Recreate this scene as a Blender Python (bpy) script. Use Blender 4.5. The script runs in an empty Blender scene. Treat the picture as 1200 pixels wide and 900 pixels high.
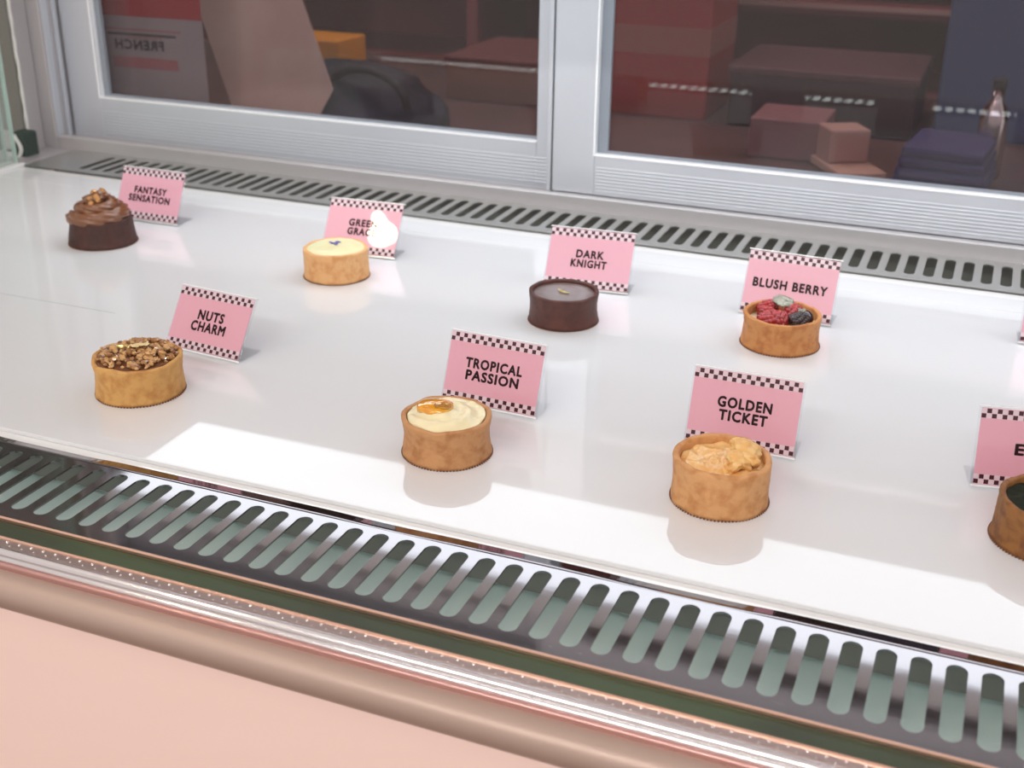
import bpy, bmesh, math, random
from mathutils import Vector, Matrix, noise
PI = math.pi
C = bpy.context.scene.collection
scene = bpy.context.scene
random.seed(7)

# ---------------------------------------------------------------- camera
F_PX, YAW, PITCH, ROLL = 1427.72, -0.3777, 0.4204, 0.0128
cd = bpy.data.cameras.new('camera'); cam = bpy.data.objects.new('camera', cd); C.objects.link(cam)
cd.sensor_width = 36.0; cd.lens = F_PX / 1200 * 36; cd.clip_start = 0.02
fwd = Vector((math.sin(YAW) * math.cos(PITCH), math.cos(YAW) * math.cos(PITCH), -math.sin(PITCH)))
rgt = Vector((math.cos(YAW), -math.sin(YAW), 0)); upv = rgt.cross(fwd)
r2 = rgt * math.cos(ROLL) + upv * math.sin(ROLL); u2 = -rgt * math.sin(ROLL) + upv * math.cos(ROLL)
cam.matrix_world = Matrix(((r2.x, u2.x, -fwd.x, 0), (r2.y, u2.y, -fwd.y, 0), (r2.z, u2.z, -fwd.z, 0.432), (0, 0, 0, 1)))
scene.camera = cam
cd.dof.use_dof = True; cd.dof.focus_distance = 0.95; cd.dof.aperture_fstop = 9.0

# ---------------------------------------------------------------- world and exposure
w = bpy.data.worlds.new('world'); scene.world = w; w.use_nodes = True
wn = w.node_tree.nodes; bgn = wn['Background']
bgn.inputs[0].default_value = (1.0, 0.89, 0.86, 1); bgn.inputs[1].default_value = 0.80
scene.view_settings.view_transform = 'Standard'; scene.view_settings.look = 'None'
scene.view_settings.exposure = 0.06; scene.view_settings.gamma = 1.0; scene.view_settings.use_curve_mapping = False

# ---------------------------------------------------------------- materials
def nm(name):
    m = bpy.data.materials.new(name); m.use_nodes = True
    return m, m.node_tree.nodes, m.node_tree.links, m.node_tree.nodes['Principled BSDF']
def mat(name, col, rough=.5, metal=0, coat=0, coatr=.03, spec=.5, sss=0, var=None, vscale=60, bump=0, bscale=200, stretch=None, ior=None, vlo=.4, vhi=.65):
    m, n, l, b = nm(name)
    b.inputs['Base Color'].default_value = (*col, 1); b.inputs['Roughness'].default_value = rough
    b.inputs['Metallic'].default_value = metal; b.inputs['Coat Weight'].default_value = coat
    b.inputs['Coat Roughness'].default_value = coatr; b.inputs['Specular IOR Level'].default_value = spec
    if ior: b.inputs['Coat IOR'].default_value = ior
    if sss:
        b.inputs['Subsurface Weight'].default_value = sss; b.inputs['Subsurface Scale'].default_value = .004
        b.inputs['Subsurface Radius'].default_value = (1, .5, .25)
    tc = n.new('ShaderNodeTexCoord'); mp = n.new('ShaderNodeMapping'); l.new(tc.outputs['Object'], mp.inputs[0])
    if stretch: mp.inputs['Scale'].default_value = stretch
    if var:
        t = n.new('ShaderNodeTexNoise'); t.inputs['Scale'].default_value = vscale; t.inputs['Detail'].default_value = 6
        l.new(mp.outputs[0], t.inputs['Vector'])
        r = n.new('ShaderNodeValToRGB'); r.color_ramp.elements[0].position = vlo; r.color_ramp.elements[1].position = vhi
        r.color_ramp.elements[0].color = (*var, 1); r.color_ramp.elements[1].color = (*col, 1)
        l.new(t.outputs[0], r.inputs[0]); l.new(r.outputs[0], b.inputs['Base Color'])
    if bump:
        t = n.new('ShaderNodeTexNoise'); t.inputs['Scale'].default_value = bscale; t.inputs['Detail'].default_value = 4
        l.new(mp.outputs[0], t.inputs['Vector'])
        k = n.new('ShaderNodeBump'); k.inputs['Strength'].default_value = bump; k.inputs['Distance'].default_value = .001
        l.new(t.outputs[0], k.inputs['Height']); l.new(k.outputs[0], b.inputs['Normal'])
    return m
def emit(name, col, s):
    m, n, l, b = nm(name)
    b.inputs['Base Color'].default_value = (*col, 1)
    b.inputs['Emission Color'].default_value = (*col, 1); b.inputs['Emission Strength'].default_value = s
    return m
def glass(name, tint, refl=1.0, milky=0, milkcol=(1, 1, 1), f0=.04):
    """thin sheet glass: Schlick reflection over a tinted transparent body"""
    m, n, l, b = nm(name); n.remove(b); out = n['Material Output']
    lw = n.new('ShaderNodeLayerWeight'); lw.inputs[0].default_value = .5
    pw = n.new('ShaderNodeMath'); pw.operation = 'POWER'; pw.inputs[1].default_value = 5; l.new(lw.outputs['Facing'], pw.inputs[0])
    ml = n.new('ShaderNodeMath'); ml.operation = 'MULTIPLY_ADD'; ml.inputs[1].default_value = (1 - f0) * refl; ml.inputs[2].default_value = f0 * refl
    l.new(pw.outputs[0], ml.inputs[0])
    tr = n.new('ShaderNodeBsdfTransparent'); tr.inputs[0].default_value = (*tint, 1)
    gl = n.new('ShaderNodeBsdfGlossy'); gl.inputs['Roughness'].default_value = 0.0; gl.inputs[0].default_value = (1, 1, 1, 1)
    mx = n.new('ShaderNodeMixShader'); l.new(ml.outputs[0], mx.inputs[0]); l.new(tr.outputs[0], mx.inputs[1]); l.new(gl.outputs[0], mx.inputs[2])
    last = mx
    if milky:
        df = n.new('ShaderNodeBsdfDiffuse'); df.inputs[0].default_value = (*milkcol, 1)
        m2 = n.new('ShaderNodeMixShader'); m2.inputs[0].default_value = milky
        l.new(mx.outputs[0], m2.inputs[1]); l.new(df.outputs[0], m2.inputs[2]); last = m2
    l.new(last.outputs[0], out.inputs[0])
    return m
M = {}
M['shelf'] = mat('white_backpainted_glass', (.73, .75, .775), rough=.35, coat=1, coatr=.03, spec=.25, ior=1.5)
M['board'] = mat('white_board_edge', (.84, .85, .85), rough=.3, coat=1)
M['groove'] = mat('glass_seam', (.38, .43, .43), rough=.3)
M['plate'] = mat('polished_dark_steel', (.27, .25, .26), rough=.06, metal=1, bump=.05, bscale=9, stretch=(1, 2.5, 1))
M['plate_r'] = mat('brushed_vent_steel', (.40, .41, .40), rough=.3, metal=.7)
M['alu'] = mat('satin_aluminium', (.57, .60, .65), rough=.38, metal=.5, bump=.04, bscale=300, stretch=(.02, 1, 1))
M['alu_pink'] = mat('satin_aluminium_sill', (.50, .48, .49), rough=.4, metal=.5)
M['alu_dark'] = mat('grey_rubber_glazing_bead', (.23, .26, .30), rough=.45)
M['seam'] = mat('dark_seam', (.06, .06, .06), rough=.6)
M['duct'] = mat('pale_teal_duct_floor', (.52, .62, .60), rough=.45)
M['duct_dark'] = mat('dark_duct_wall', (.085, .09, .08), rough=.7)
M['duct_r'] = mat('rear_duct_grey', (.24, .255, .23), rough=.6)
M['copper'] = mat('copper_toned_strip', (.80, .52, .40), rough=.22, metal=.9)
M['gasket'] = mat('dark_green_gasket', (.045, .07, .03), rough=.5, var=(.03, .04, .022), vscale=25, stretch=(.3, 1, 1))
M['steel'] = mat('polished_rail_steel', (.72, .70, .70), rough=.16, metal=1)
M['steel_r'] = mat('brushed_rail_steel', (.55, .48, .45), rough=.3, metal=.9, bump=.05, bscale=300, stretch=(.02, 1, 1))
M['pinkline'] = mat('rose_trim', (.52, .30, .27), rough=.25, metal=.7)
M['nose'] = mat('taupe_lacquer_edge', (.40, .295, .245), rough=.42, metal=.3)
M['pink'] = mat('pale_pink_lacquer', (.86, .66, .59), rough=.4)
M['leddot'] = mat('reflected_led_dot', (.95, .9, .88), rough=.08, metal=1)
M['rubber'] = mat('grey_green_rubber_seal', (.17, .17, .145), rough=.5)
M['rubberdark'] = mat('black_green_rubber_block', (.012, .035, .025), rough=.6, spec=.2)
M['silicone'] = mat('ragged_white_silicone', (.75, .75, .70), rough=.35, bump=.5, bscale=60)
M['fglass'] = glass('front_glass', (.985, .985, .98), refl=.35)
M['sglass'] = glass('side_glass', (.93, .97, .95), refl=.8, milky=.10, milkcol=(.85, .9, .88))
M['edgegl'] = mat('green_glass_edge', (.42, .58, .52), rough=.15)
M['dglass'] = glass('tinted_door_glass', (.78, .74, .76), refl=.5)
M['acryl'] = glass('clear_acrylic', (.97, .975, .985), refl=.5, milky=.02)
M['acrylfoot'] = glass('clear_acrylic_foot', (.996, .997, 1.0), refl=.7)
M['acryledge'] = mat('acrylic_cut_edge', (.86, .88, .90), rough=.12, spec=.8)
M['card'] = mat('pink_card', (.70, .35, .44), rough=.3, coat=.7, coatr=.02)
M['cardlight'] = mat('pale_pink_print', (.68, .54, .60), rough=.3, coat=.7, coatr=.02)
M['ink'] = mat('dark_maroon_print', (.035, .006, .014), rough=.35, spec=.3, coat=.4, coatr=.02)
M['led'] = emit('led_diffuser', (.86, .94, 1.0), 3.1)
M['ductfill'] = emit('duct_fill_glow', (.92, 1.0, .97), 8.0)  # glow of the added strip in the front duct
M['house'] = mat('lamp_housing', (.75, .76, .78), rough=.4)
M['bulb'] = emit('warm_globe', (1.0, .80, .58), 150.0)
M['ceilfill'] = emit('customer_fill_glow', (1.0, .96, .93), 40.0)
M['black'] = mat('black_metal', (.02, .02, .02), rough=.5)

# ---------------------------------------------------------------- helpers
def link(name, me, m=None, parent=None, smooth=False):
    o = bpy.data.objects.new(name, me); C.objects.link(o)
    if m is not None:
        for x in (m if isinstance(m, (list, tuple)) else [m]): me.materials.append(x)
    if parent: o.parent = parent
    if smooth:
        for p in me.polygons: p.use_smooth = True
    return o
def obj(name, bm, m=None, parent=None, smooth=False):
    me = bpy.data.meshes.new(name); bm.to_mesh(me); bm.free()
    return link(name, me, m, parent, smooth)
def tag(o, label, cat, group=None):
    o['label'] = label; o['category'] = cat
    if group: o['group'] = group
    return o
def struct(o): o['kind'] = 'structure'; return o
def thing(name, label, cat, loc=(0, 0, 0), rz=0, group=None):
    o = bpy.data.objects.new(name, None); C.objects.link(o); o.empty_display_size = .02
    o.location = loc; o.rotation_euler = (0, 0, rz)
    return tag(o, label, cat, group)
def bx(bm, x0, x1, y0, y1, z0, z1, bev=0, mi=0):
    r = bmesh.ops.create_cube(bm, size=1)
    for v in r['verts']:
        v.co = Vector(((x0 + x1) / 2 + v.co.x * (x1 - x0), (y0 + y1) / 2 + v.co.y * (y1 - y0), (z0 + z1) / 2 + v.co.z * (z1 - z0)))
    fs = {f for v in r['verts'] for f in v.link_faces}
    for f in fs: f.material_index = mi
    if bev:
        es = list({e for v in r['verts'] for e in v.link_edges})
        bmesh.ops.bevel(bm, geom=es, offset=bev, segments=2, profile=.5, affect='EDGES')
    return bm
def box(name, x0, x1, y0, y1, z0, z1, m, parent=None, bev=0):
    return obj(name, bx(bmesh.new(), x0, x1, y0, y1, z0, z1, bev), m, parent)
def extrude_x(name, prof, x0, x1, m, parent=None, smooth=False):
    """sweep an open or closed (y, z) outline along X"""
    bm = bmesh.new()
    a = [bm.verts.new((x0, y, z)) for y, z in prof]; b = [bm.verts.new((x1, y, z)) for y, z in prof]
    n = len(prof)
    for i in range(n):
        j = (i + 1) % n; bm.faces.new((a[i], a[j], b[j], b[i]))
    bm.faces.new(list(reversed(a))); bm.faces.new(b)
    bmesh.ops.recalc_face_normals(bm, faces=bm.faces)
    o = obj(name, bm, m, parent)
    if smooth:
        for p in o.data.polygons: p.use_smooth = len(p.vertices) == 4
        o.modifiers.new('es', 'EDGE_SPLIT').split_angle = math.radians(40)
    return o
def grille(name, x0, x1, y0, y1, z, t, cx0, pitch, n, sw, sy0, sy1, m, parent, wav=None):
    cu = bpy.data.curves.new(name, 'CURVE'); cu.dimensions = '2D'; cu.fill_mode = 'BOTH'; cu.extrude = t / 2
    def spl(pts):
        s = cu.splines.new('POLY'); s.points.add(len(pts) - 1); s.use_cyclic_u = True
        for p, q in zip(s.points, pts): p.co = (q[0], q[1], 0, 1)
    spl([(x0, y0), (x1, y0), (x1, y1), (x0, y1)])
    r = sw / 2
    for i in range(n):
        cx = cx0 + i * pitch; pts = []
        for k in range(9): a = PI * k / 8; pts.append((cx + r * math.cos(a), sy1 - r + r * math.sin(a)))
        for k in range(9): a = PI + PI * k / 8; pts.append((cx + r * math.cos(a), sy0 + r + r * math.sin(a)))
        spl(pts)
    tmp = bpy.data.objects.new('tmp', cu); C.objects.link(tmp)
    bpy.context.view_layer.update()
    me = bpy.data.meshes.new_from_object(tmp.evaluated_get(bpy.context.evaluated_depsgraph_get()))
    bpy.data.objects.remove(tmp); bpy.data.curves.remove(cu); me.materials.clear()
    o = link(name, me, m, parent); o.location = (0, 0, z - t / 2)
    return o
def text_mesh(txt, width, cap):
    cu = bpy.data.curves.new('t', 'FONT'); cu.body = txt; cu.size = 1; cu.offset = .0; cu.space_character = 1.16
    cu.align_x = 'CENTER'; cu.resolution_u = 3; cu.extrude = .004
    tmp = bpy.data.objects.new('tmp', cu); C.objects.link(tmp); bpy.context.view_layer.update()
    me = bpy.data.meshes.new_from_object(tmp.evaluated_get(bpy.context.evaluated_depsgraph_get()))
    bpy.data.objects.remove(tmp); bpy.data.curves.remove(cu); me.materials.clear()
    xs = [v.co.x for v in me.vertices]; ys = [v.co.y for v in me.vertices]
    n0 = len(me.vertices); bm = bmesh.new(); bm.from_mesh(me)
    base = [v.co.copy() for v in bm.verts]; faces = [[v.index for v in f.verts] for f in bm.faces]
    for dx, dy in [(k_ * math.cos(q_ * PI / 6), k_ * math.sin(q_ * PI / 6)) for k_ in (.022, .043) for q_ in range(12)]:
        nv = [bm.verts.new(c + Vector((dx, dy, 0))) for c in base]
        for f in faces:
            try: bm.faces.new([nv[i] for i in f])
            except ValueError: pass
    bm.to_mesh(me); bm.free()
    sx = width / (max(xs) - min(xs)); sy = cap / (max(ys) - min(ys)); cx = (max(xs) + min(xs)) / 2; y0 = min(ys)
    for v in me.vertices: v.co = Vector(((v.co.x - cx) * sx, v.co.z * .01, (v.co.y - y0) * sy))
    return me

# ================================================================ SETTING
M['floor'] = mat('brown_floor', (.24, .15, .11), rough=.5, var=(.20, .12, .085), vscale=3)
M['wallred'] = mat('dark_red_wall', (.30, .045, .045), rough=.6, var=(.17, .035, .04), vscale=3)
M['walldark'] = mat('dark_wall', (.05, .035, .04), rough=.7)
struct(box('floor', -4, 3, -3, 3.2, -.95, -.9, M['floor']))
struct(box('wall_back', -3, 2, 2.8, 2.86, -.9, 1.4, M['wallred']))
struct(box('wall_left', -3.06, -3, 1.52, 2.86, -.9, 1.4, M['walldark']))
struct(box('wall_right', 2, 2.06, 1.52, 2.86, -.9, 1.4, M['walldark']))
struct(box('ceiling', -3.06, 2.06, 1.52, 2.86, 1.4, 1.46, M['walldark']))
struct(box('added_bulkhead_1', -3.0, 2.0, 1.52, 1.56, .735, 1.4, M['wallred']))      # added bulkhead above the case doors, keeps the service area dark

# ================================================================ DISPLAY CASE
case = thing('display_case', 'glass pastry display case with white shelf, slotted steel vents and sliding rear doors', 'display case', (-.4, .95, -.9))
case_inv = Matrix.Translation((.4, -.95, .9))
def P(o):
    """parent to the case while keeping world coordinates in the mesh"""
    o.parent = case; o.matrix_parent_inverse = case_inv; return o
XL, XR = -1.283, .62
# shelf
bm = bmesh.new(); bx(bm, XL, XR, .646, 1.334, -.022, -.0035, .001)
shelf = P(obj('shelf_board', bm, M['board']))
sg = obj('glass_top', bx(bmesh.new(), XL + .012, XR - .002, .658, 1.3062, -.0035, 0, .0008), M['shelf']); sg.parent = shelf
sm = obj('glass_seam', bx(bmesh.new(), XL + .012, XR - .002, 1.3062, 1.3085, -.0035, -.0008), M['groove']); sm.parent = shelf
for yy in (1.267, .901):  # thin strips; the rear one draws the glass edge's reflection
    s_ = obj('shelf_line', bx(bmesh.new(), XL + .012, XR - .002 if yy > 1 else -.78, yy - .0004, yy + .0004, -.001, .00015), M['groove'] if yy < 1 else M['board']); s_.parent = shelf
# front vent plate and the duct below it
P(grille('front_vent_plate', XL, XR, .549, .646, -.001, .0015, -.6566 - 31 * .01957 + .0, .01957, 95, .0121, .5622, .6332, M['plate'], None))
bm = bmesh.new(); prev = None; x = XL
while x < XR:
    u = x * 1.0; k = .5 + .5 * math.sin(u * 19 + 1.3) * math.cos(u * 6.1); k = 1 / (1 + math.exp(-(k - .32) * 22))
    q = [bm.verts.new((x, .6382, -.0009)), bm.verts.new((x, .6458, -.0009 + .0011 * k)), bm.verts.new((x, .6458, -.0024))]
    if prev: bm.faces.new((prev[0], q[0], q[1], prev[1])); bm.faces.new((prev[1], q[1], q[2], prev[2]))
    prev = q; x += .006
P(obj('reflection_flange', bm, M['plate'], None, True))  # added strip, tilt varied along it to shape dark and bright reflections
P(box('duct_floor', XL, XR, .545, .734, -.056, -.05, M['duct']))
P(box('duct_rear_wall', XL, XR, .730, .734, -.05, -.023, M['duct']))
P(box('shelf_fascia', XL, XR, .6440, .6458, -.027, -.0028, M['duct_dark']))
dl = P(box('added_duct_light', XL, XR, .546, .553, -.014, -.006, M['house']))  # added glowing strip that brightens the duct under the slots
d_ = obj('light_diffuser', bx(bmesh.new(), XL, XR, .553, .5545, -.0135, -.0065), M['ductfill']); d_.parent = dl
P(box('duct_front_wall', XL, XR, .540, .545, -.056, -.003, M['duct']))
# rear vent plate
P(grille('rear_vent_plate', XL, XR, 1.3345, 1.4368, -.0005, .0015, -1.196, .02017, 88, .0118, 1.3485, 1.4215, M['plate_r'], None))
P(box('rear_duct_floor', XL, XR, 1.334, 1.46, -.066, -.06, M['duct_r']))
P(box('rear_duct_wall', XL, XR, 1.455, 1.46, -.06, -.003, M['duct_r']))
P(box('rear_duct_front_wall', XL, XR, 1.330, 1.334, -.06, -.022, M['seam']))
# sill under the sliding doors
extr = [(1.437, -.003), (1.437, .0165), (1.4385, .0180), (1.4475, .0180), (1.449, .0165), (1.449, .008), (1.473, .008), (1.4735, .013), (1.4755, .013), (1.476, .006), (1.505, .006), (1.505, -.003)]
P(extrude_x('door_sill', extr, -1.312, XR, M['alu_pink']))
# left jamb
jp = P(box('side_jamb', -1.360, -1.312, 1.437, 1.505, -.02, .735, M['alu_pink'], None, .0015))
jt = obj('jamb_track', bx(bmesh.new(), -1.312, -1.309, 1.440, 1.452, .018, .73, .0008), M['alu']); jt.parent = jp
jt = obj('jamb_track', bx(bmesh.new(), -1.312, -1.309, 1.462, 1.470, .013, .73, .0008), M['alu']); jt.parent = jp
P(box('head_rail', -1.36, XR, 1.437, 1.505, .715, .735, M['alu'], None, .001))
# rubber seal, silicone bead and rubber block in the rear left corner
P(box('jamb_return', -1.384, -1.3345, 1.4065, 1.4365, -.003, .72, M['alu_pink'], None, .001))
P(box('corner_seal', -1.410, -1.3365, 1.398, 1.406, .028, .72, M['rubber'], None, .002))
P(box('corner_block', -1.338, -1.312, 1.372, 1.400, -.003, .034, M['rubberdark'], None, .004))
bm = bmesh.new(); prev = None
for k in range(90):
    z = .03 + k * .0077; cx = -1.334 + .003 * noise.noise(Vector((0, 0, z * 38))); rr = .0026 + .0012 * noise.noise(Vector((3, 0, z * 55)))
    ring = [bm.verts.new((cx + rr * math.cos(a * PI / 3), 1.4045 + rr * math.sin(a * PI / 3), z)) for a in range(6)]
    if prev:
        for i in range(6): bm.faces.new((prev[i], prev[(i + 1) % 6], ring[(i + 1) % 6], ring[i]))
    prev = ring
P(obj('silicone_bead', bm, M['silicone'], None, True))
bm = bmesh.new(); prev = None
for k in range(9):
    z = -.002 + k * .0042; cx = -1.325 + .006 * math.sin(k * .5)
    ring = [bm.verts.new((cx + .003 * math.cos(a * PI / 3), 1.370 + .003 * math.sin(a * PI / 3), z)) for a in range(6)]
    if prev:
        for i in range(6): bm.faces.new((prev[i], prev[(i + 1) % 6], ring[(i + 1) % 6], ring[i]))
    prev = ring
P(obj('silicone_drip', bm, M['silicone'], None, True))
# side glass, double pane with green edges
for xx in (-1.302, -1.319):
    g = P(box('side_glass', xx, xx + .005, .56, 1.334, .001, .70, M['sglass']))
    e = obj('polished_edge', bx(bmesh.new(), xx, xx + .005, 1.334, 1.337, .001, .70), M['edgegl']); e.parent = g
P(box('side_channel', -1.326, -1.285, .56, 1.338, -.02, .001, M['board'], None, .001))
P(box('side_ledge', -1.40, -1.326, .56, 1.40, -.05, -.004, M['board'], None, .001))
P(box('side_trim', -1.335, -1.286, 1.338, 1.437, -.02, -.001, M['alu_pink'], None, .001))
# sliding doors
def sash(x0, x1, y0, z0, z1, ox0, ox1, oz0, ribx0, ribx1, ribz0, ribz1, step):
    d = .022; bm = bmesh.new()
    bx(bm, x0, ox0, y0, y0 + d, z0, z1, .0008); bx(bm, ox1, x1, y0, y0 + d, z0, z1, .0008)
    bx(bm, ox0, ox1, y0, y0 + d, z0, oz0, .0008); bx(bm, ox0, ox1, y0, y0 + d, z1 - .05, z1, .0008)
    s = P(obj('sliding_door', bm, M['alu']))
    gp = obj('glass_pane', bx(bmesh.new(), ox0, ox1, y0 + .016, y0 + .020, oz0, z1 - .05), M['dglass']); gp.parent = s
    bm = bmesh.new()
    bx(bm, ox0, ox0 + step, y0 + .010, y0 + .0158, oz0, z1 - .05); bx(bm, ox0 + step, ox1, y0 + .010, y0 + .0158, oz0, oz0 + .0035)
    b = obj('glazing_bead', bm, M['alu_dark']); b.parent = s
    b = obj('frame_lip', bx(bx(bmesh.new(), ox0 - .0018, ox0 + .0006, y0 - .0012, y0 + .010, oz0, z1 - .05, .0004), ox0 - .0018, ox1, y0 - .0012, y0 + .010, oz0 - .0018, oz0 + .0006, .0004), M['acryledge']); b.parent = s
    n = 8
    for k in range(n):
        z = ribz0 + (ribz1 - ribz0) * k / (n - 1)
        r = obj('extruded_rib', bx(bmesh.new(), ribx0, ribx1, y0 - .0007, y0 + .001, z - .0011, z + .0011, .0005), M['alu']); r.parent = s
    return s
sash(-1.3085, -.500, 1.475, .0075, .714, -1.253, -.60 + .045, .0735, -1.25, -.532, .020, .052, .010)
rs = sash(-.5235, XR, 1.450, .0185, .714, -.4675, XR - .06, .0705, -.465, XR - .05, .024, .054, .014)
b = obj('brush_seal', bx(bmesh.new(), -.5325, -.5265, 1.452, 1.474, .016, .714, .0008), M['alu']); b.parent = rs
b = obj('seal_gap', bx(bmesh.new(), -.5265, -.5235, 1.456, 1.470, .016, .714), M['seam']); b.parent = rs
# front rail, from the glass outwards
P(box('front_glass', XL, XR, .5385, .5445, -.004, .58, M['fglass']))
P(extrude_x('inner_glazing_strip', [(.5455, -.003), (.5455, .0015), (.5470, .0022), (.5490, .0008), (.5500, -.0018), (.5500, -.003)], XL, XR, M['copper']))
P(box('green_gasket', XL, XR, .5300, .5450, -.004, -.0008, M['gasket']))
P(extrude_x('outer_glazing_lip', [(.5300, -.006), (.5300, -.0004), (.5290, .0), (.5275, -.0004), (.5275, -.006)], XL, XR, M['copper']))
def arc(cy, cz, r, a0, a1, n=10): return [(cy + r * math.cos(math.radians(a0 + (a1 - a0) * k / n)), cz + r * math.sin(math.radians(a0 + (a1 - a0) * k / n))) for k in range(n + 1)]
P(extrude_x('dotted_rail', [(.5275, -.02), (.5275, -.001), (.5215, -.0012), (.5215, -.02)], XL, XR, M['steel_r']))
P(extrude_x('polished_rail', [(.5215, -.02)] + arc(.5185, -.0045, .0036, 20, 180, 12) + [(.5149, -.02)], XL, XR, M['steel'], None, True))
P(extrude_x('lower_polished_rail', [(.5164, -.02)] + arc(.5145, -.0066, .0021, 20, 180, 10) + [(.5124, -.02)], XL, XR, M['steel'], None, True))
P(extrude_x('rose_trim_line', [(.5132, -.02)] + arc(.5115, -.0086, .0019, 20, 180, 8) + [(.5096, -.02)], XL, XR, M['pinkline'], None, True))
nose = [(.520, -.045), (.5100, -.0108)] + arc(.5080, -.0238, .0130, 84, 250, 24) + [(.506, -.045)]
P(extrude_x('taupe_nosing', nose, XL, XR, M['nose'], None, True))
P(box('front_panel', XL, XR, .502, .515, -.88, -.034, M['pink']))
P(box('plinth', XL, XR, .515, 1.50, -.9, -.88, M['board']))
P(box('end_panel', XL - .115, XL - .10, .50, 1.50, -.88, -.05, M['pink']))
bm = bmesh.new()  # small beads imitate the row of LED dots mirrored in the rail
for row, (yy, off) in enumerate(((.5256, 0), (.5222, .005))):
    x = -1.27 + off
    while x < XR:
        r = bmesh.ops.create_uvsphere(bm, u_segments=8, v_segments=5, radius=.0011 if row == 0 else .0007)
        for v in r['verts']: v.co.z *= .6; v.co += Vector((x, yy, -.0009))
        x += .0100
s = P(obj('rail_reflection_dots', bm, M['leddot'], None, True)); s['kind'] = 'stuff'
# light bar over the shelf
lb = P(box('light_bar', -1.03, XR, 1.124, 1.338, .3605, .395, M['house'], None, .003))
l_ = obj('light_diffuser', bx(bmesh.new(), -1.025, XR - .005, 1.130, 1.332, .3585, .3600), M['led']); l_.parent = lb
for xx in (-.85, .5):
    r_ = obj('hanger_arm', bx(bmesh.new(), xx, xx + .01, 1.30, 1.455, .395, .405), M['steel_r']); r_.parent = lb

# ================================================================ PENDANT LAMP AND ADDED FILL LIGHTS (outside the frame)
lamp = thing('pendant_lamp', 'warm glass bell-shaded pendant lamp hanging in front of the case', 'lamp', (-1.258, .018, 1.287))
bm = bmesh.new(); prev = None
for R, z in ((.009, .046), (.014, .040), (.017, .020), (.020, .0), (.027, -.018), (.036, -.034), (.037, -.040), (.030, -.046)):
    ring = [bm.verts.new((R * math.cos(2 * PI * i / 24), R * math.sin(2 * PI * i / 24), z)) for i in range(24)]
    if prev:
        for i in range(24): bm.faces.new((prev[i], ring[i], ring[(i + 1) % 24], prev[(i + 1) % 24]))
    else: bm.faces.new(ring)
    prev = ring
bm.faces.new(list(reversed(prev))); bmesh.ops.recalc_face_normals(bm, faces=bm.faces)
o = obj('glass_shade', bm, M['bulb'], lamp, True); o.rotation_euler = (0, math.radians(-30), 0)
bm = bmesh.new(); bmesh.ops.create_cone(bm, segments=16, radius1=.02, radius2=.012, depth=.04, cap_ends=True, matrix=Matrix.Translation((-.028, 0, .060)))
obj('socket', bm, M['black'], lamp)
bm = bmesh.new(); bmesh.ops.create_cone(bm, segments=8, radius1=.003, radius2=.003, depth=1.2, cap_ends=True, matrix=Matrix.Translation((-.028, 0, .68)))
obj('cord', bm, M['black'], lamp)
bl = thing('service_fill_light', 'added warm fill light under the ceiling of the service area', 'lamp', (-.5, 2.1, 1.35))  # added to brighten the room behind the doors
obj('housing', bx(bmesh.new(), -1.2, 1.2, -.06, .06, .004, .05), M['house'], bl)
obj('diffuser', bx(bmesh.new(), -1.18, 1.18, -.05, .05, 0, .004), emit('service_fill_glow', (1, .84, .78), 20.0), bl)
cl = thing('customer_fill_light', 'added long white fill light above the customer side', 'lamp', (-.4, -1.85, 2.02))  # added to brighten the front panel and put highlights on the rails
obj('housing', bx(bmesh.new(), -1.3, 1.3, -.13, .13, .004, .05), M['house'], cl)
obj('diffuser', bx(bmesh.new(), -1.28, 1.28, -.11, .11, 0, .004), M['ceilfill'], cl)

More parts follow.
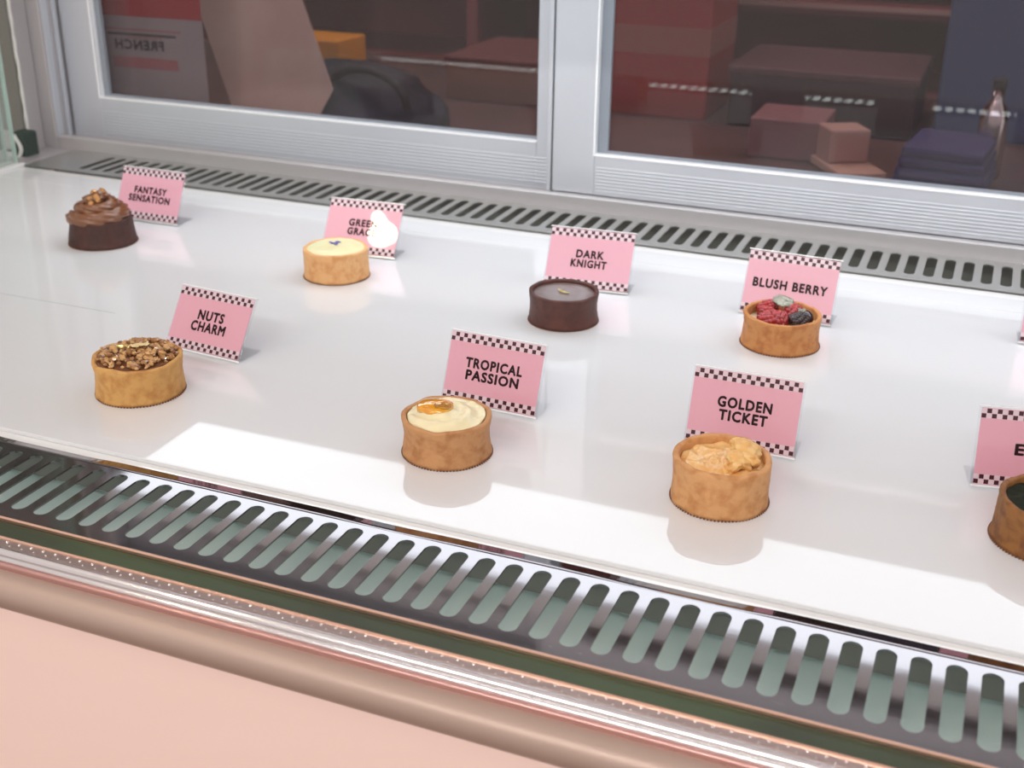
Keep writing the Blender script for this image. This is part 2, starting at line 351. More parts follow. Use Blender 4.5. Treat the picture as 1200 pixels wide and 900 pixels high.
# ================================================================ MENU CARDS
def name_card(x, y, yaw, lean, W, lines, label, widths, cap=.0078, pitch=.0102, foot=.034):
    H = W * .70; t = thing('name_card', label, 'sign', (x, y, .0009), math.radians(yaw), 'pink name cards on the shelf')
    rot = (-math.radians(lean), 0, 0)
    bm = bmesh.new(); bx(bm, -W / 2, W / 2, .0004, .0022, 0.0013, H + .001, .0003)
    st = obj('acrylic_stand', bm, M['acryl'], t); st.rotation_euler = rot
    obj('cut_edge', bx(bmesh.new(), -W / 2, W / 2, .0003, .0021, H + .0006, H + .0014), M['acryledge'], st)
    obj('cut_edge', bx(bmesh.new(), -W / 2, W / 2, .0002, .0024, .0011, .0026), M['acryledge'], st)
    f = obj('acrylic_foot', bx(bmesh.new(), -W / 2, W / 2, .001, foot, 0, .0012), M['acrylfoot'], t)
    m_ = .0016; w_ = W - 2 * m_
    c = obj('printed_card', bx(bmesh.new(), -w_ / 2, w_ / 2, -.0004, .0003, m_ + .0016, H - m_ + .001), M['card'], t); c.rotation_euler = rot
    q = w_ / 23
    for z0, nmz in ((H - m_ + .0006 - 2 * q, 'checker_border'), (m_ + .0020, 'checker_border')):
        lt = bmesh.new(); dk = bmesh.new()
        for i in range(23):
            for r in range(2):
                xx = -w_ / 2 + i * q; zz = z0 + r * q; dark = (i + r) % 2 == 0
                bm = dk if dark else lt; g = .06 * q if dark else 0; yy = -.00052 if dark else -.00046
                bm.faces.new([bm.verts.new(v) for v in ((xx + g, yy, zz + g), (xx + q - g, yy, zz + g), (xx + q - g, yy, zz + q - g), (xx + g, yy, zz + q - g))])
        a = obj('checker_border', lt, M['cardlight'], c); b = obj('checker_squares', dk, M['ink'], c)
    n = len(lines); zc = H / 2 + .001; me_all = bmesh.new()
    for k, (ln, wd) in enumerate(zip(lines, widths)):
        z = zc + ((n - 1) / 2 - k) * pitch - cap / 2
        me = text_mesh(ln, wd, cap)
        for v in me.vertices: v.co.z += z; v.co.y -= .00055
        lo = link('lettering', me, M['ink'], c)
        if ln == 'E': lo.location.x = -.0125
    me_all.free()
    return t
name_card(-.9467, 1.167, 0.1, 26.3, .0925, ('FANTASY', 'SENSATION'), 'pink name card reading FANTASY SENSATION behind the swirled chocolate tart', (.046, .059))
name_card(-.6488, 1.1553, 4.1, 33.3, .0918, ('GREEN', 'GRACE'), 'pink name card with a bright lamp glare, behind the pale green topped tart', (.034, .034))
name_card(-.3754, 1.1488, 4.6, 30.0, .0931, ('DARK', 'KNIGHT'), 'pink name card reading DARK KNIGHT behind the dark glazed chocolate tart', (.029, .038))
name_card(-.1671, 1.1477, -2.7, 24.1, .0925, ('BLUSH BERRY',), 'pink name card reading BLUSH BERRY behind the berry tart', (.073,), cap=.0085)
name_card(-.6395, .843, -5.1, 33.2, .0860, ('NUTS', 'CHARM'), 'pink name card reading NUTS CHARM behind the chopped nut tart', (.0285, .038), cap=.0085, pitch=.0108)
name_card(-.3545, .8381, -2.3, 21.7, .0873, ('TROPICAL', 'PASSION'), 'pink name card reading TROPICAL PASSION behind the cream tart with orange spot', (.0505, .047))
name_card(-.1472, .8472, .8, 20.2, .0871, ('GOLDEN', 'TICKET'), 'pink name card reading GOLDEN TICKET behind the tallest golden tart', (.0415, .037))
name_card(.0655, .866, 11.0, 14.0, .0871, ('E',), 'pink name card cut by the right frame edge, showing the letter E', (.0055,))
name_card(.0955, 1.176, 3.0, 20.0, .0925, (), 'sliver of a pink name card at the far right edge, back row', ())

# ================================================================ TARTS
def crustmat(name, col, dark, spot=110, bump=.9):
    return mat(name, col, rough=.62, var=dark, vscale=spot, bump=bump, bscale=260, vlo=.34, vhi=.56, sss=.08)
M['crust_gold'] = crustmat('golden_shortcrust', (.64, .335, .135), (.50, .22, .07))
M['crust_pale'] = crustmat('pale_shortcrust', (.74, .42, .185), (.64, .31, .11))
M['crust_nut'] = crustmat('nut_tart_shortcrust', (.60, .33, .10), (.46, .21, .05))
M['crust_blush'] = crustmat('orange_brown_shortcrust', (.54, .24, .075), (.40, .14, .035))
M['crust_trop'] = crustmat('brown_shortcrust', (.53, .27, .11), (.40, .17, .055))
M['crust_dark'] = crustmat('deep_brown_shortcrust', (.27, .11, .022), (.15, .05, .008), bump=.9)
M['crust_choc'] = mat('chocolate_shortcrust', (.062, .018, .013), rough=.6, var=(.04, .011, .008), vscale=90, bump=.35, bscale=300)
M['crust_choc2'] = mat('red_brown_chocolate_crust', (.095, .026, .017), rough=.5, var=(.06, .016, .012), vscale=90, bump=.3, bscale=300)
M['foot_dark'] = mat('browned_perforation_marks', (.20, .07, .03), rough=.7)
def crust(parent, m, Rb, Rt, h, wall=.0042, depth=.008, waist=.0012, seed=0, wob=.0008, crack=None, tilt=0):
    bm = bmesh.new(); N = 112; prof = []
    for k in range(13):
        t = k / 12; R = Rb + (Rt - Rb) * t - waist * math.sin(PI * t); prof.append((R, h * t * .955, t))
    for k in range(1, 7):
        a = PI * k / 7; prof.append((Rt - wall / 2 + wall / 2 * math.cos(a), h * .955 + wall * .36 * math.sin(a), 1))
    for k in range(0, 4): prof.append((Rt - wall, h * .955 - depth * k / 3, 1))
    rings = []
    for j, (R, z, t) in enumerate(prof):
        ring = []
        for i in range(N):
            a = 2 * PI * i / N
            d = wob * noise.noise(Vector((math.cos(a) * 2.2 + seed, math.sin(a) * 2.2, t * 1.5))) * 1.3 + .00035 * noise.noise(Vector((math.cos(a) * 9, math.sin(a) * 9 + seed, z * 500)))
            zz = z + (t ** 2) * wob * 1.2 * noise.noise(Vector((math.cos(a) * 2.5, math.sin(a) * 2.5, seed + 5))) + tilt * t * math.cos(a) * Rt
            if crack is not None and t > .6:
                da = (a - crack + PI) % (2 * PI) - PI
                d -= .0016 * math.exp(-(da / .05) ** 2) * (t - .6) / .4
                zz += .0008 * math.tanh(da / .05) * math.exp(-(da / .5) ** 2)
            ring.append(bm.verts.new(((R + d) * math.cos(a), (R + d) * math.sin(a), zz)))
        rings.append(ring)
    for r1, r2_ in zip(rings, rings[1:]):
        for i in range(N): bm.faces.new((r1[i], r1[(i + 1) % N], r2_[(i + 1) % N], r2_[i]))
    bm.faces.new(list(reversed(rings[0]))); bm.faces.new(rings[-1])
    for v in bm.verts: v.co.z += .0006
    o = obj('crust', bm, m, parent, True)
    # teeth marks of the perforated baking mat round the base
    bm = bmesh.new(); n = 88
    for i in range(n):
        a = 2 * PI * i / n; c, s = math.cos(a), math.sin(a); R = Rb + .0002; da = .020
        p = [bm.verts.new((rr * math.cos(a + d_), rr * math.sin(a + d_), z)) for rr, d_, z in ((R - .001, -da, .0002), (R + .0006, -da * .6, .0002), (R + .0006, da * .6, .0002), (R - .001, da, .0002), (R + .0002, 0, .0018))]
        for k in range(4): bm.faces.new((p[k], p[(k + 1) % 4], p[4]))
    b = obj('base_ridges', bm, M['foot_dark'], o)
    return o
def disc(name, parent, m, R, fn, nr=26, N=96, smooth=True, edge=None):
    bm = bmesh.new(); c = bm.verts.new((0, 0, fn(0, 0))); prev = None
    for j in range(1, nr + 1):
        ring = []
        for i in range(N):
            a = 2 * PI * i / N; r = R * j / nr
            if edge: r *= 1 + (j / nr) * edge(a)
            ring.append(bm.verts.new((r * math.cos(a), r * math.sin(a), fn(r / R, a))))
        for i in range(N):
            if prev is None: bm.faces.new((c, ring[i], ring[(i + 1) % N]))
            else: bm.faces.new((prev[i], ring[i], ring[(i + 1) % N], prev[(i + 1) % N]))
        prev = ring
    low = [bm.verts.new((v.co.x, v.co.y, v.co.z - .004)) for v in prev]
    for i in range(N): bm.faces.new((prev[i], low[i], low[(i + 1) % N], prev[(i + 1) % N]))
    bm.faces.new(list(reversed(low)))
    return obj(name, bm, m, parent, smooth)
def nz(x, y, z=0): return noise.noise(Vector((x, y, z)))
def chunk(bm, c, s, seed, mi=0, flat=1):
    r = bmesh.ops.create_icosphere(bm, subdivisions=1, radius=s)
    R = Matrix.Rotation(seed * 2.1, 3, 'X') @ Matrix.Rotation(seed * 1.3, 3, 'Z')
    for v in r['verts']:
        k = 1 + .35 * noise.noise(v.co / s * 1.3 + Vector((seed * 7.1, seed, 0)))
        p = Vector((v.co.x * 1.25, v.co.y, v.co.z * .75)) * k; p = R @ p; p.z *= flat; v.co = p + Vector(c)
    for f in {f for v in r['verts'] for f in v.link_faces}: f.material_index = mi

# --- chocolate tart with piped swirl
t = thing('pastry_tart', 'dark chocolate tart topped with a piped brown cream swirl and caramel pieces', 'tart', (-.9439, 1.0865, 0))
crust(t, M['crust_choc'], .0385, .0345, .0305, seed=1, waist=.0003, wob=.0009, tilt=-.02)
M['chococream'] = mat('piped_chocolate_cream', (.18, .062, .021), rough=.3, coat=.5, coatr=.15, sss=.05)
bm = bmesh.new(); prev = None; n = 330; L = 8
for k in range(n):
    u = k / (n - 1); a = -2.4 + u * 2 * PI * 2.55; R = .0272 * (1 - u) ** .72 + .0005; z = .0315 + .0235 * u ** 1.05
    cr = .0098 * (1 - .45 * u); ca, sa = math.cos(a), math.sin(a); ring = []
    for i in range(40):
        b = 2 * PI * i / 40; tw = a * 1.15
        rr = cr * (1 + .26 * abs(math.cos(L / 2 * (b + tw))) - .15)
        ring.append(bm.verts.new(((R + rr * math.cos(b)) * ca, (R + rr * math.cos(b)) * sa, z + rr * .86 * math.sin(b))))
    if prev:
        for i in range(40): bm.faces.new((prev[i], prev[(i + 1) % 40], ring[(i + 1) % 40], ring[i]))
    else: bm.faces.new(ring)
    prev = ring
bm.faces.new(list(reversed(prev)))
obj('cream_swirl', bm, M['chococream'], t, True)
disc('cream_base', t, M['chococream'], .029, lambda r, a: .030 + .006 * (1 - r * r), nr=6, N=40)
M['caramel'] = mat('glossy_caramel', (.60, .30, .10), rough=.12, metal=.55, coat=.6)
for i, (a, r, z, s) in enumerate(((.4, .010, .0545, .0042), (1.5, .008, .057, .005), (2.6, .012, .0535, .0045), (3.6, .013, .051, .005), (4.5, .011, .053, .0045), (5.3, .012, .054, .005), (5.9, .004, .0575, .0055), (3.1, .004, .058, .0045), (4.9, .017, .049, .004), (3.9, .019, .047, .004))):
    bm = bmesh.new(); chunk(bm, (0, 0, 0), s, i + 3); o = obj('caramel_piece', bm, M['caramel'] if i % 3 else M['chococream'], t); o.location = (r * math.cos(a), r * math.sin(a), z)

# --- pale tart, green cream
t = thing('pastry_tart', 'pale tart with smooth light green cream and tiny violet petals', 'tart', (-.6377, 1.0905, 0))
crust(t, M['crust_pale'], .0352, .0345, .0315, seed=4, waist=.0004, wob=.0007)
M['greencream'] = mat('light_green_cream', (.72, .76, .48), rough=.4, sss=.15, var=(.76, .70, .42), vscale=40)
disc('green_cream', t, M['greencream'], .0318, lambda r, a: .0300 + .0052 * (1 - r ** 5) + .0006 * math.sin(a * 2 + r * 6) * r + .0005 * nz(r * 6 * math.cos(a), r * 6 * math.sin(a)), edge=lambda a: .02 * nz(math.cos(a) * 3, math.sin(a) * 3, 7))
M['violet'] = mat('violet_petal', (.16, .15, .55), rough=.5)
for i, (x, y, rz) in enumerate(((-.004, -.001, .3), (0, .001, 1.7), (.0025, -.003, 2.9), (.0012, .0045, .9))):
    bm = bmesh.new(); bmesh.ops.create_uvsphere(bm, u_segments=8, v_segments=6, radius=.0026)
    for v in bm.verts: v.co.x *= 1.3; v.co.y *= .55; v.co.z *= .35
    o = obj('petal', bm, M['violet'], t, True); o.location = (x, y, .0363); o.rotation_euler = (0, .3, rz)

# --- dark glazed tart
t = thing('pastry_tart', 'low chocolate tart with flat grey-brown ganache and a gold leaf flake', 'tart', (-.3683, 1.0629, 0))
crust(t, M['crust_choc2'], .0345, .0345, .0305, seed=9, waist=.0014, wob=.0006)
M['ganache'] = mat('satin_ganache', (.19, .135, .13), rough=.28, coat=.8, coatr=.16)
disc('ganache', t, M['ganache'], .0306, lambda r, a: .0282 + .0003 * nz(3 * r * math.cos(a), 3 * r * math.sin(a)) - .0005 * r, edge=lambda a: .025 * nz(math.cos(a) * 3, math.sin(a) * 3, 2))
M['goldleaf'] = mat('gold_leaf', (.95, .78, .30), rough=.28, metal=.8)
bm = bmesh.new(); pts = [(-.0075, .0030), (-.005, .0045), (-.002, .0010), (.002, .0002), (.0062, -.0012), (.0060, -.0030), (.001, -.0032), (-.004, -.0010)]
vs = [bm.verts.new((x, y, .0292 + .0012 * abs(nz(x * 400, y * 400, 1)))) for x, y in pts]; bm.faces.new(vs)
r = bmesh.ops.extrude_face_region(bm, geom=bm.faces[:]); [setattr(v.co, 'z', v.co.z + .0004) for v in r['geom'] if isinstance(v, bmesh.types.BMVert)]
obj('gold_flake', bm, M['goldleaf'], t)

# --- berry tart
t = thing('pastry_tart', 'orange-brown tart filled with red raspberries and a dark berry', 'tart', (-.1597, 1.0869, 0))
crust(t, M['crust_blush'], .0368, .0362, .0305, seed=14, waist=.0016, wob=.0008, depth=.012)
M['cream'] = mat('pale_cream', (.86, .70, .48), rough=.4, sss=.1)
disc('cream_filling', t, M['cream'], .0322, lambda r, a: .0215 + .001 * nz(5 * r * math.cos(a), 5 * r * math.sin(a)), nr=10, N=48)
M['rasp'] = mat('raspberry_red', (.42, .006, .010), rough=.16, coat=.55, coatr=.05, sss=.05, var=(.26, .003, .006), vscale=150)
M['blackb'] = mat('blackberry', (.016, .003, .009), rough=.16, coat=.6, coatr=.04)
def berry_mesh(R, L):
    bm = bmesh.new(); rows = 6
    for k in range(rows):
        u = (k + .3) / rows; z = L * u; rad = R * math.sin(min(1, .35 + (1 - u) * .9) * PI / 2) * (1 - u ** 3 * .6)
        m_ = max(3, int(2 * PI * rad / (R * .52)))
        for i in range(m_):
            a = 2 * PI * (i + .5 * (k % 2)) / m_
            r = bmesh.ops.create_icosphere(bm, subdivisions=2, radius=R * .30)
            for v in r['verts']: v.co += Vector((rad * .86 * math.cos(a), rad * .86 * math.sin(a), z))
    r = bmesh.ops.create_icosphere(bm, subdivisions=2, radius=R * .85)
    for v in r['verts']: v.co.z = v.co.z * L / (2 * R) + L * .45
    r = bmesh.ops.create_icosphere(bm, subdivisions=2, radius=R * .3)
    for v in r['verts']: v.co.z += L
    me = bpy.data.meshes.new('raspberry'); bm.to_mesh(me); bm.free()
    for p in me.polygons: p.use_smooth = True
    return me
bme = berry_mesh(.0096, .0165); bme.materials.append(M['rasp'])
for loc, rot in (((-.0195, -.006, .0255), (1.45, 0, 1.9)), ((-.009, .012, .0265), (1.5, 0, -1.7)), ((-.004, -.019, .0260), (1.35, 0, 2.75)), ((-.014, -.020, .0245), (1.2, 0, 1.2)), ((.010, .013, .0262), (1.5, 0, -.4))):
    o = link('raspberry', bme, None, t); o.location = loc; o.rotation_euler = rot
bm2 = berry_mesh(.0088, .013); bm2.materials.append(M['blackb'])
o = link('blackberry', bm2, None, t); o.location = (.0135, -.010, .0245); o.rotation_euler = (.9, .2, 1.9)
bm = bmesh.new(); bmesh.ops.create_icosphere(bm, subdivisions=3, radius=.0082)
o = obj('dark_berry', bm, M['blackb'], t, True); o.location = (.0205, .002, .0275)
M['silver'] = mat('silver_leaf', (.28, .28, .23), rough=.35, metal=.6, bump=.6, bscale=500)
def leaf(name, parent, m, loc, R, seed, amp=.003, rot=(0, 0, 0), asp=.7):
    bm = bmesh.new(); g = 12; vs = {}
    for i in range(g + 1):
        for j in range(g + 1):
            x, y = (i / g - .5) * 2, (j / g - .5) * 2
            if x * x + y * y * .9 < 1 + .25 * nz(x * 3, y * 3, seed):
                vs[i, j] = bm.verts.new((x * R, y * R * asp, amp * nz(x * 2, y * 2, seed + 3) + .0006 * nz(x * 6, y * 6, seed)))
    for i in range(g):
        for j in range(g):
            q = [(i, j), (i + 1, j), (i + 1, j + 1), (i, j + 1)]
            if all(k in vs for k in q): bm.faces.new([vs[k] for k in q])
    for v in [v for v in bm.verts if not v.link_faces]: bm.verts.remove(v)
    r = bmesh.ops.extrude_face_region(bm, geom=bm.faces[:])
    for v in r['geom']:
        if isinstance(v, bmesh.types.BMVert): v.co.z += .0004
    o = obj(name, bm, m, parent, True); o.location = loc; o.rotation_euler = rot; return o
leaf('silver_leaf', t, M['silver'], (-.002, .010, .0385), .0115, 2, rot=(.35, .1, .2))
leaf('silver_leaf', t, M['silver'], (.017, -.002, .0362), .0045, 6, rot=(.3, .2, .9))

# --- nut tart
t = thing('pastry_tart', 'golden tart covered with glazed chopped nuts, front row left', 'tart', (-.6418, .7610, 0))
crust(t, M['crust_nut'], .0370, .0373, .0320, seed=21, waist=.0010, wob=.0010, depth=.006, tilt=-.01)
M['nutglaze'] = mat('dark_nut_caramel', (.16, .055, .018), rough=.25, coat=.5)
disc('caramel_bed', t, M['nutglaze'], .0334, lambda r, a: .0312 + .003 * (1 - r * r) + .0008 * nz(9 * r * math.cos(a), 9 * r * math.sin(a)), nr=14, N=60)
nm_ = [mat('glazed_nut_brown', (.36, .17, .055), rough=.3, coat=.5), mat('glazed_nut_tan', (.58, .33, .12), rough=.35, coat=.4), mat('glazed_nut_dark', (.20, .075, .025), rough=.3, coat=.5), mat('pale_almond', (.80, .58, .27), rough=.35, coat=.3)]
bm = bmesh.new(); rnd = random.Random(5)
for i in range(230):
    a = rnd.random() * 2 * PI; r = .0330 * math.sqrt(rnd.random()); z = .0330 + .0035 * (1 - (r / .0325) ** 2) + rnd.random() * .0012
    chunk(bm, (r * math.cos(a), r * math.sin(a), z), .0015 + rnd.random() * .0015, i * .37, rnd.choice((0, 0, 1, 1, 2)), .8)
o = obj('chopped_nuts', bm, nm_, t); o['kind'] = 'stuff'
for i, (x, y, s, k) in enumerate(((-.006, .012, .0042, 0), (-.011, .018, .0040, 0), (.015, -.004, .0042, 1), (.012, -.011, .0034, 1), (.002, .024, .0036, 0), (.024, .003, .0033, 1), (-.019, -.006, .0033, 1), (-.004, -.022, .003, 1), (-.015, -.018, .0032, 0), (.02, .014, .0032, 1))):
    bm = bmesh.new(); chunk(bm, (0, 0, 0), s, i + 11, 0, .8); o = obj('nut_piece', bm, nm_[(0, 1)[k]], t); o.location = (x, y, .0372)
leaf('gold_flake', t, mat('crumpled_gold_leaf', (.88, .70, .36), rough=.35, metal=.3, bump=.5), (.001, .004, .0402), .0095, 11, rot=(0, -.15, .3), asp=.6)
leaf('gold_flake', t, M['goldleaf'], (-.010, -.003, .0392), .007, 4, rot=(.1, 0, .5), asp=.25)

# --- tropical tart
t = thing('pastry_tart', 'brown tart filled with pale swirled cream and an orange fruit spot', 'tart', (-.3552, .7614, 0))
crust(t, M['crust_trop'], .0348, .0345, .0310, seed=31, waist=.0018, wob=.0008, depth=.007)
M['vanilla'] = mat('pale_vanilla_cream', (.86, .78, .50), rough=.34, sss=.2, coat=.2, coatr=.2)
disc('cream_bed', t, M['nutglaze'], .0305, lambda r, a: .0262, nr=3, N=40)
disc('vanilla_cream', t, M['vanilla'], .0296, lambda r, a: .0308 + .0052 * (1 - r ** 3.2) + .0013 * math.sin(2.0 * a + 13 * r) * (r ** .5) + .0010 * nz(4 * r * math.cos(a), 4 * r * math.sin(a), 3) + .0004 * nz(14 * r * math.cos(a), 7 * r * math.sin(a), 1), nr=40, N=120, edge=lambda a: .05 * nz(math.cos(a) * 2.4, math.sin(a) * 2.4, 9) + .018 * nz(math.cos(a) * 8, math.sin(a) * 8))
M['mango'] = mat('orange_fruit_gel', (.85, .42, .025), rough=.12, coat=1, coatr=.03, sss=.15, var=(.75, .30, .01), vscale=120)
o = disc('fruit_gel', t, M['mango'], .0112, lambda r, a: .0014 + .0024 * (1 - r * r) + .0004 * nz(6 * r * math.cos(a), 6 * r * math.sin(a)), nr=10, N=48, edge=lambda a: .12 * nz(math.cos(a) * 2.2, math.sin(a) * 2.2, 1.5))
o.location = (-.0085, -.0015, .0366); o.scale = (1.3, 1.1, 1)
M['seed'] = mat('brown_dried_petal', (.42, .20, .03), rough=.4)
leaf('dried_petal', t, M['seed'], (.001, -.005, .0402), .0058, 8, rot=(.5, -.1, .4), asp=.6)
leaf('dried_petal', t, M['seed'], (-.0055, -.0065, .0402), .0042, 5, rot=(.4, .2, 1.9), asp=.5)

# --- golden tart
t = thing('pastry_tart', 'tall golden tart with a cracked rim and ragged amber filling rising at right', 'tart', (-.1442, .7715, 0))
crust(t, M['crust_gold'], .0352, .0352, .0345, seed=44, waist=.0006, wob=.0010, depth=.009, crack=math.radians(222), wall=.0048)
M['amber'] = mat('amber_filling', (.80, .43, .12), rough=.3, sss=.2, coat=.4, coatr=.1, var=(.84, .55, .24), vscale=70, bump=.5, bscale=160)
disc('amber_filling', t, M['amber'], .0302, lambda r, a: .0290 + .0022 * (1 - r * r) + .0030 * nz(3.5 * r * math.cos(a), 3.5 * r * math.sin(a), 5) + .0009 * nz(12 * r * math.cos(a), 12 * r * math.sin(a)), nr=36, N=110)
M['curd'] = mat('pale_gold_crumble', (.86, .60, .27), rough=.45, sss=.15, var=(.78, .44, .14), vscale=110, bump=.8, bscale=260)
for i, (x, y, z, s, sq) in enumerate(((.015, .006, .0385, .0105, .62), (.013, -.006, .0360, .0100, .55), (.019, -.002, .0362, .0080, .6), (.008, .013, .0395, .0066, .6), (.012, -.013, .0335, .0070, .5))):
    bm = bmesh.new(); bmesh.ops.create_icosphere(bm, subdivisions=4, radius=s)
    for v in bm.verts:
        d = v.co / s; v.co *= 1 + .22 * noise.noise(d * 2.2 + Vector((i * 5, 0, 0))) + .10 * noise.noise(d * 6 + Vector((i, 0, 0))); v.co.z *= sq
    o = obj('crumble_piece', bm, M['curd'], t, True); o.location = (x, y, z); o.rotation_euler = (.2 * i, .3, i)

# --- tart at the right frame edge
t = thing('pastry_tart', 'deep brown tart with dark green filling cut by the right frame edge', 'tart', (.0735, .800, 0))
crust(t, M['crust_dark'], .0352, .0345, .0330, seed=51, waist=.0012, wob=.0012, depth=.010)
M['dkgreen'] = mat('dark_green_filling', (.004, .011, .003), rough=.7, spec=.15, bump=.8, bscale=200)
disc('green_filling', t, M['dkgreen'], .0302, lambda r, a: .0285 + .0025 * nz(5 * r * math.cos(a), 5 * r * math.sin(a)), nr=22, N=80)
for i, (x, y) in enumerate(((-.012, -.012), (.004, -.006), (.002, .012))):
    leaf('almond_sliver', t, M['cream'], (x, y, .0335), .0075, 20 + i, rot=(.5, .2, 1.0 + i), asp=.5)

# ================================================================ BEHIND THE DOORS
M['counter'] = mat('brown_counter', (.17, .10, .09), rough=.35, var=(.12, .07, .06), vscale=8)
ct = thing('work_counter', 'brown work counter behind the sliding doors', 'counter', (-.5, 2.1, -.9))
obj('counter_top', bx(bmesh.new(), -1.6, 1.6, -.50, .34, .865, .895, .004), M['counter'], ct)
obj('counter_body', bx(bmesh.new(), -1.55, 1.55, -.42, .33, 0, .865), M['walldark'], ct)
def solid(name, x0, x1, y0, y1, z0, z1, col, label, cat, rough=.5, lid=None, band=None, rz=0):
    cx, cy = (x0 + x1) / 2, (y0 + y1) / 2
    t = thing(name, label, cat, (cx, cy, z0), rz)
    h = z1 - z0; hx, hy = (x1 - x0) / 2, (y1 - y0) / 2
    obj('body', bx(bmesh.new(), -hx, hx, -hy, hy, 0, h * (.9 if lid else 1), .003), mat(name + '_body', col, rough=rough), t)
    if lid: obj('lid', bx(bmesh.new(), -hx - .004, hx + .004, -hy - .004, hy + .004, h * .86, h, .003), mat(name + '_lid', lid, rough=rough), t)
    if band: obj('band', bx(bmesh.new(), -hx - .001, hx + .001, -hy - .001, hy + .001, h * .35, h * .5), mat(name + '_band', band, rough=rough), t)
    return t
# poster stuck on the service side, print seen from behind
M['paperred'] = mat('poster_red', (.40, .016, .022), rough=.5); M['papergrey'] = mat('poster_white', (.36, .33, .33), rough=.6)
M['postink'] = mat('poster_dark_print', (.07, .045, .05), rough=.6); M['postrose'] = mat('poster_rose_print', (.40, .14, .15), rough=.6)
ps = thing('poster', 'poster with a red head and faint mirrored lettering behind the left door', 'poster', (-1.205, 1.545, .055), math.radians(2))
pb = obj('sheet', bx(bmesh.new(), -.108, .093, 0, .0012, 0, .36), M['papergrey'], ps)
obj('red_head', bx(bmesh.new(), -.108, .093, -.0006, 0, .128, .36), M['paperred'], ps)
me = text_mesh('FRENCH', .085, .0135)
for v in me.vertices: v.co.x *= -1
o = link('mirrored_lettering', me, M['postink'], ps); o.location = (-.020, -.001, .0800)
for (a_, b_, z_, h_) in ((-.085, .055, .108, .002), (-.075, .045, .100, .0035), (-.04, .02, .0965, .0015)):
    obj('small_print', bx(bmesh.new(), a_, b_, -.0008, 0, z_, z_ + h_), M['postrose'] if h_ < .003 else M['postink'], ps)
obj('rose_print', bx(bmesh.new(), -.07, .045, -.0008, 0, .052, .068), M['postrose'], ps)
# leaning beige board
M['kraft'] = mat('beige_board', (.74, .60, .50), rough=.6, var=(.66, .48, .40), vscale=9)
sh = thing('paper_sheet', 'tilted beige paper sheet leaning behind the left door, right of the poster', 'paper', (-1.005, 1.62, .009))
bm = bmesh.new(); pts = [(-.105, .0), (.012, -.012), (.062, .075), (-.045, .33), (-.235, .33)]
vs = [bm.verts.new((x, 0, z)) for x, z in pts]; bm.faces.new(vs)
r = bmesh.ops.extrude_face_region(bm, geom=bm.faces[:]); [setattr(v.co, 'y', v.co.y + .002) for v in r['geom'] if isinstance(v, bmesh.types.BMVert)]
bmesh.ops.recalc_face_normals(bm, faces=bm.faces); o = obj('sheet', bm, M['kraft'], sh); o.rotation_euler = (-.1, 0, 0)
solid('plastic_tub', -1.21, -1.075, 1.88, 1.98, -.004, .112, (.80, .34, .01), 'yellow-orange plastic tub behind the beige sheet', 'tub')
# dark navy bag, rounded
bg = thing('cloth_bag', 'dark navy rounded cloth bag lying on the counter behind the left door', 'bag', (-.985, 1.76, -.005))
bm = bmesh.new(); bmesh.ops.create_icosphere(bm, subdivisions=5, radius=1)
for v in bm.verts:
    d = v.co.copy(); k = 1 + .08 * noise.noise(d * 2.5) + .03 * noise.noise(d * 7)
    v.co = Vector((d.x * .160 * k, d.y * .12 * k, max(0, d.z * .096 * k + .012)))
obj('body', bm, mat('navy_cloth', (.022, .028, .055), rough=.7, var=(.012, .014, .03), vscale=14), bg, True)
bm = bmesh.new(); prev = None
for k in range(25):
    a = PI * k / 24; c = Vector((.075 * math.cos(a) + .06, -.07, .055 + .055 * math.sin(a)))
    n_ = Vector((math.cos(a), 0, math.sin(a)))
    ring = [bm.verts.new(c + n_ * .007 * math.cos(b * PI / 3) + Vector((0, .007 * math.sin(b * PI / 3), 0))) for b in range(6)]
    if prev:
        for i in range(6): bm.faces.new((prev[i], prev[(i + 1) % 6], ring[(i + 1) % 6], ring[i]))
    prev = ring
obj('handle', bm, M['black'], bg, True)
solid('storage_box', -.95, -.68, 2.05, 2.30, -.005, .075, (.25, .12, .08), 'brown storage box on the counter right of the navy bag', 'box', lid=(.17, .05, .05))
solid('red_carton', -.655, -.47, 2.06, 2.26, -.005, .30, (.42, .05, .05), 'tall red carton seen through the right door', 'box', band=(.42, .16, .13))
solid('dark_tray', -.43, -.13, 2.05, 2.30, -.005, .095, (.05, .03, .035), 'low dark tray box seen through the right door', 'box', lid=(.13, .06, .07))
solid('blue_crate', -.10, .30, 2.10, 2.40, -.005, .30, (.06, .11, .24), 'dark blue crate at the right behind the right door', 'crate', lid=(.05, .08, .17))
solid('rose_case', -.35, -.24, 1.84, 1.96, -.005, .055, (.34, .17, .18), 'small dusty rose case on the counter behind the right door', 'box')
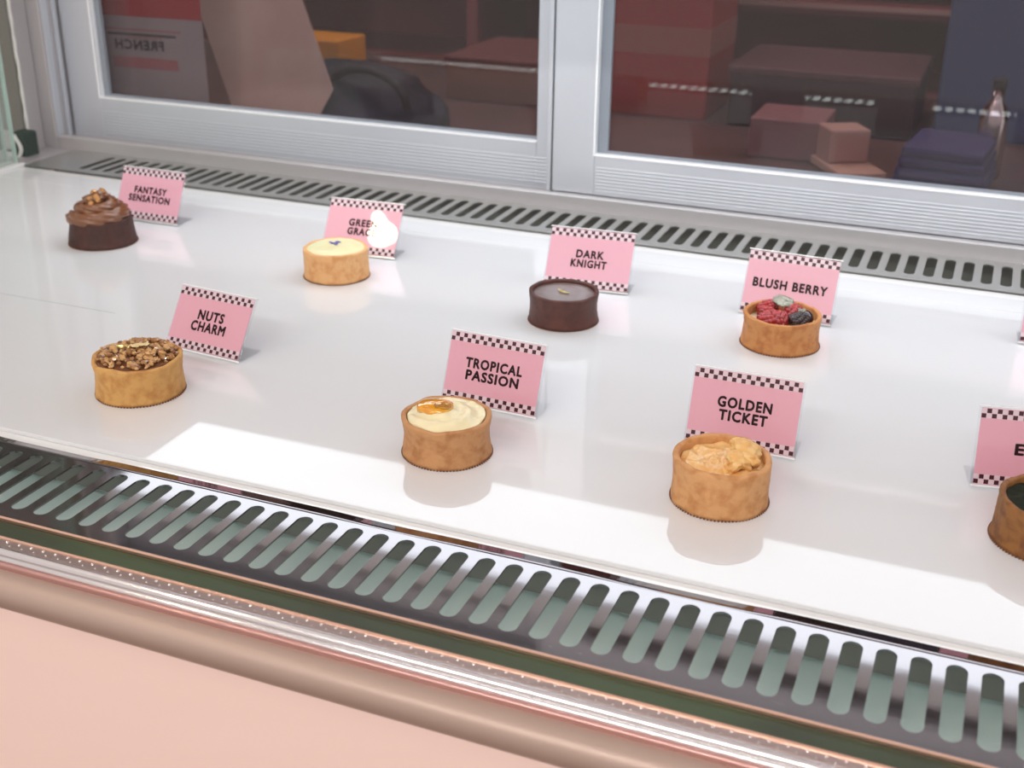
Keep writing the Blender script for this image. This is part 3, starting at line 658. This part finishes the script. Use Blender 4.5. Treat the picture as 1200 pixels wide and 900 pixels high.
cb = thing('serving_board', 'pale tan board lying at a slant behind the right door', 'board', (-.195, 1.80, -.003), .5)
obj('board', bx(bmesh.new(), -.035, .035, -.06, .06, 0, .012, .002), mat('tan_board', (.62, .42, .33), rough=.5), cb)
obj('raised_block', bx(bmesh.new(), -.030, .030, .0, .055, .012, .06, .003), mat('tan_block', (.55, .34, .28), rough=.55), cb)
cl2 = thing('folded_cloth', 'indigo folded cloth pile on the counter behind the right door', 'cloth', (-.060, 1.80, -.004), -.1)
for k in range(4): obj('fold', bx(bmesh.new(), -.062 + .003 * k, .062 - .002 * k, -.07, .07, .015 * k, .015 * k + .0145, .005), mat('indigo_cloth', (.055, .055, .17), rough=.8), cl2)
M['rack'] = mat('dark_red_rack', (.20, .04, .045), rough=.5); M['rackmetal'] = mat('rack_edge', (.55, .38, .34), rough=.3, metal=.6)
rk = thing('wall_rack', 'dark red shelving rack against the back wall', 'shelf', (-.5, 2.62, -.9))
for zz in (.62, .87, 1.03, 1.22, 1.45):
    s_ = obj('rack_board', bx(bmesh.new(), -1.8, 1.8, -.14, .15, zz, zz + .022), M['rack'], rk)
    e_ = obj('board_edge', bx(bmesh.new(), -1.8, 1.8, -.144, -.14, zz + .012, zz + .022), M['rackmetal'], s_)
for xx in (-1.8, -.6, .5, 1.78): obj('rack_upright', bx(bmesh.new(), xx, xx + .025, -.14, .15, 0, 1.7), M['rack'], rk)
bt = thing('steel_bottle', 'slim shiny steel bottle at the far right behind the right door', 'bottle', (-.008, 1.86, -.005))
bm = bmesh.new(); prev = None
for R, z in ((.018, 0), (.02, .004), (.02, .085), (.016, .10), (.009, .11), (.009, .125)):
    ring = [bm.verts.new((R * math.cos(2 * PI * i / 28), R * math.sin(2 * PI * i / 28), z)) for i in range(28)]
    if prev:
        for i in range(28): bm.faces.new((prev[i], prev[(i + 1) % 28], ring[(i + 1) % 28], ring[i]))
    prev = ring
bm.faces.new(prev); obj('body', bm, M['steel'], bt, True)
obj('cap', bx(bmesh.new(), -.010, .010, -.010, .010, .125, .14, .003), M['black'], bt)
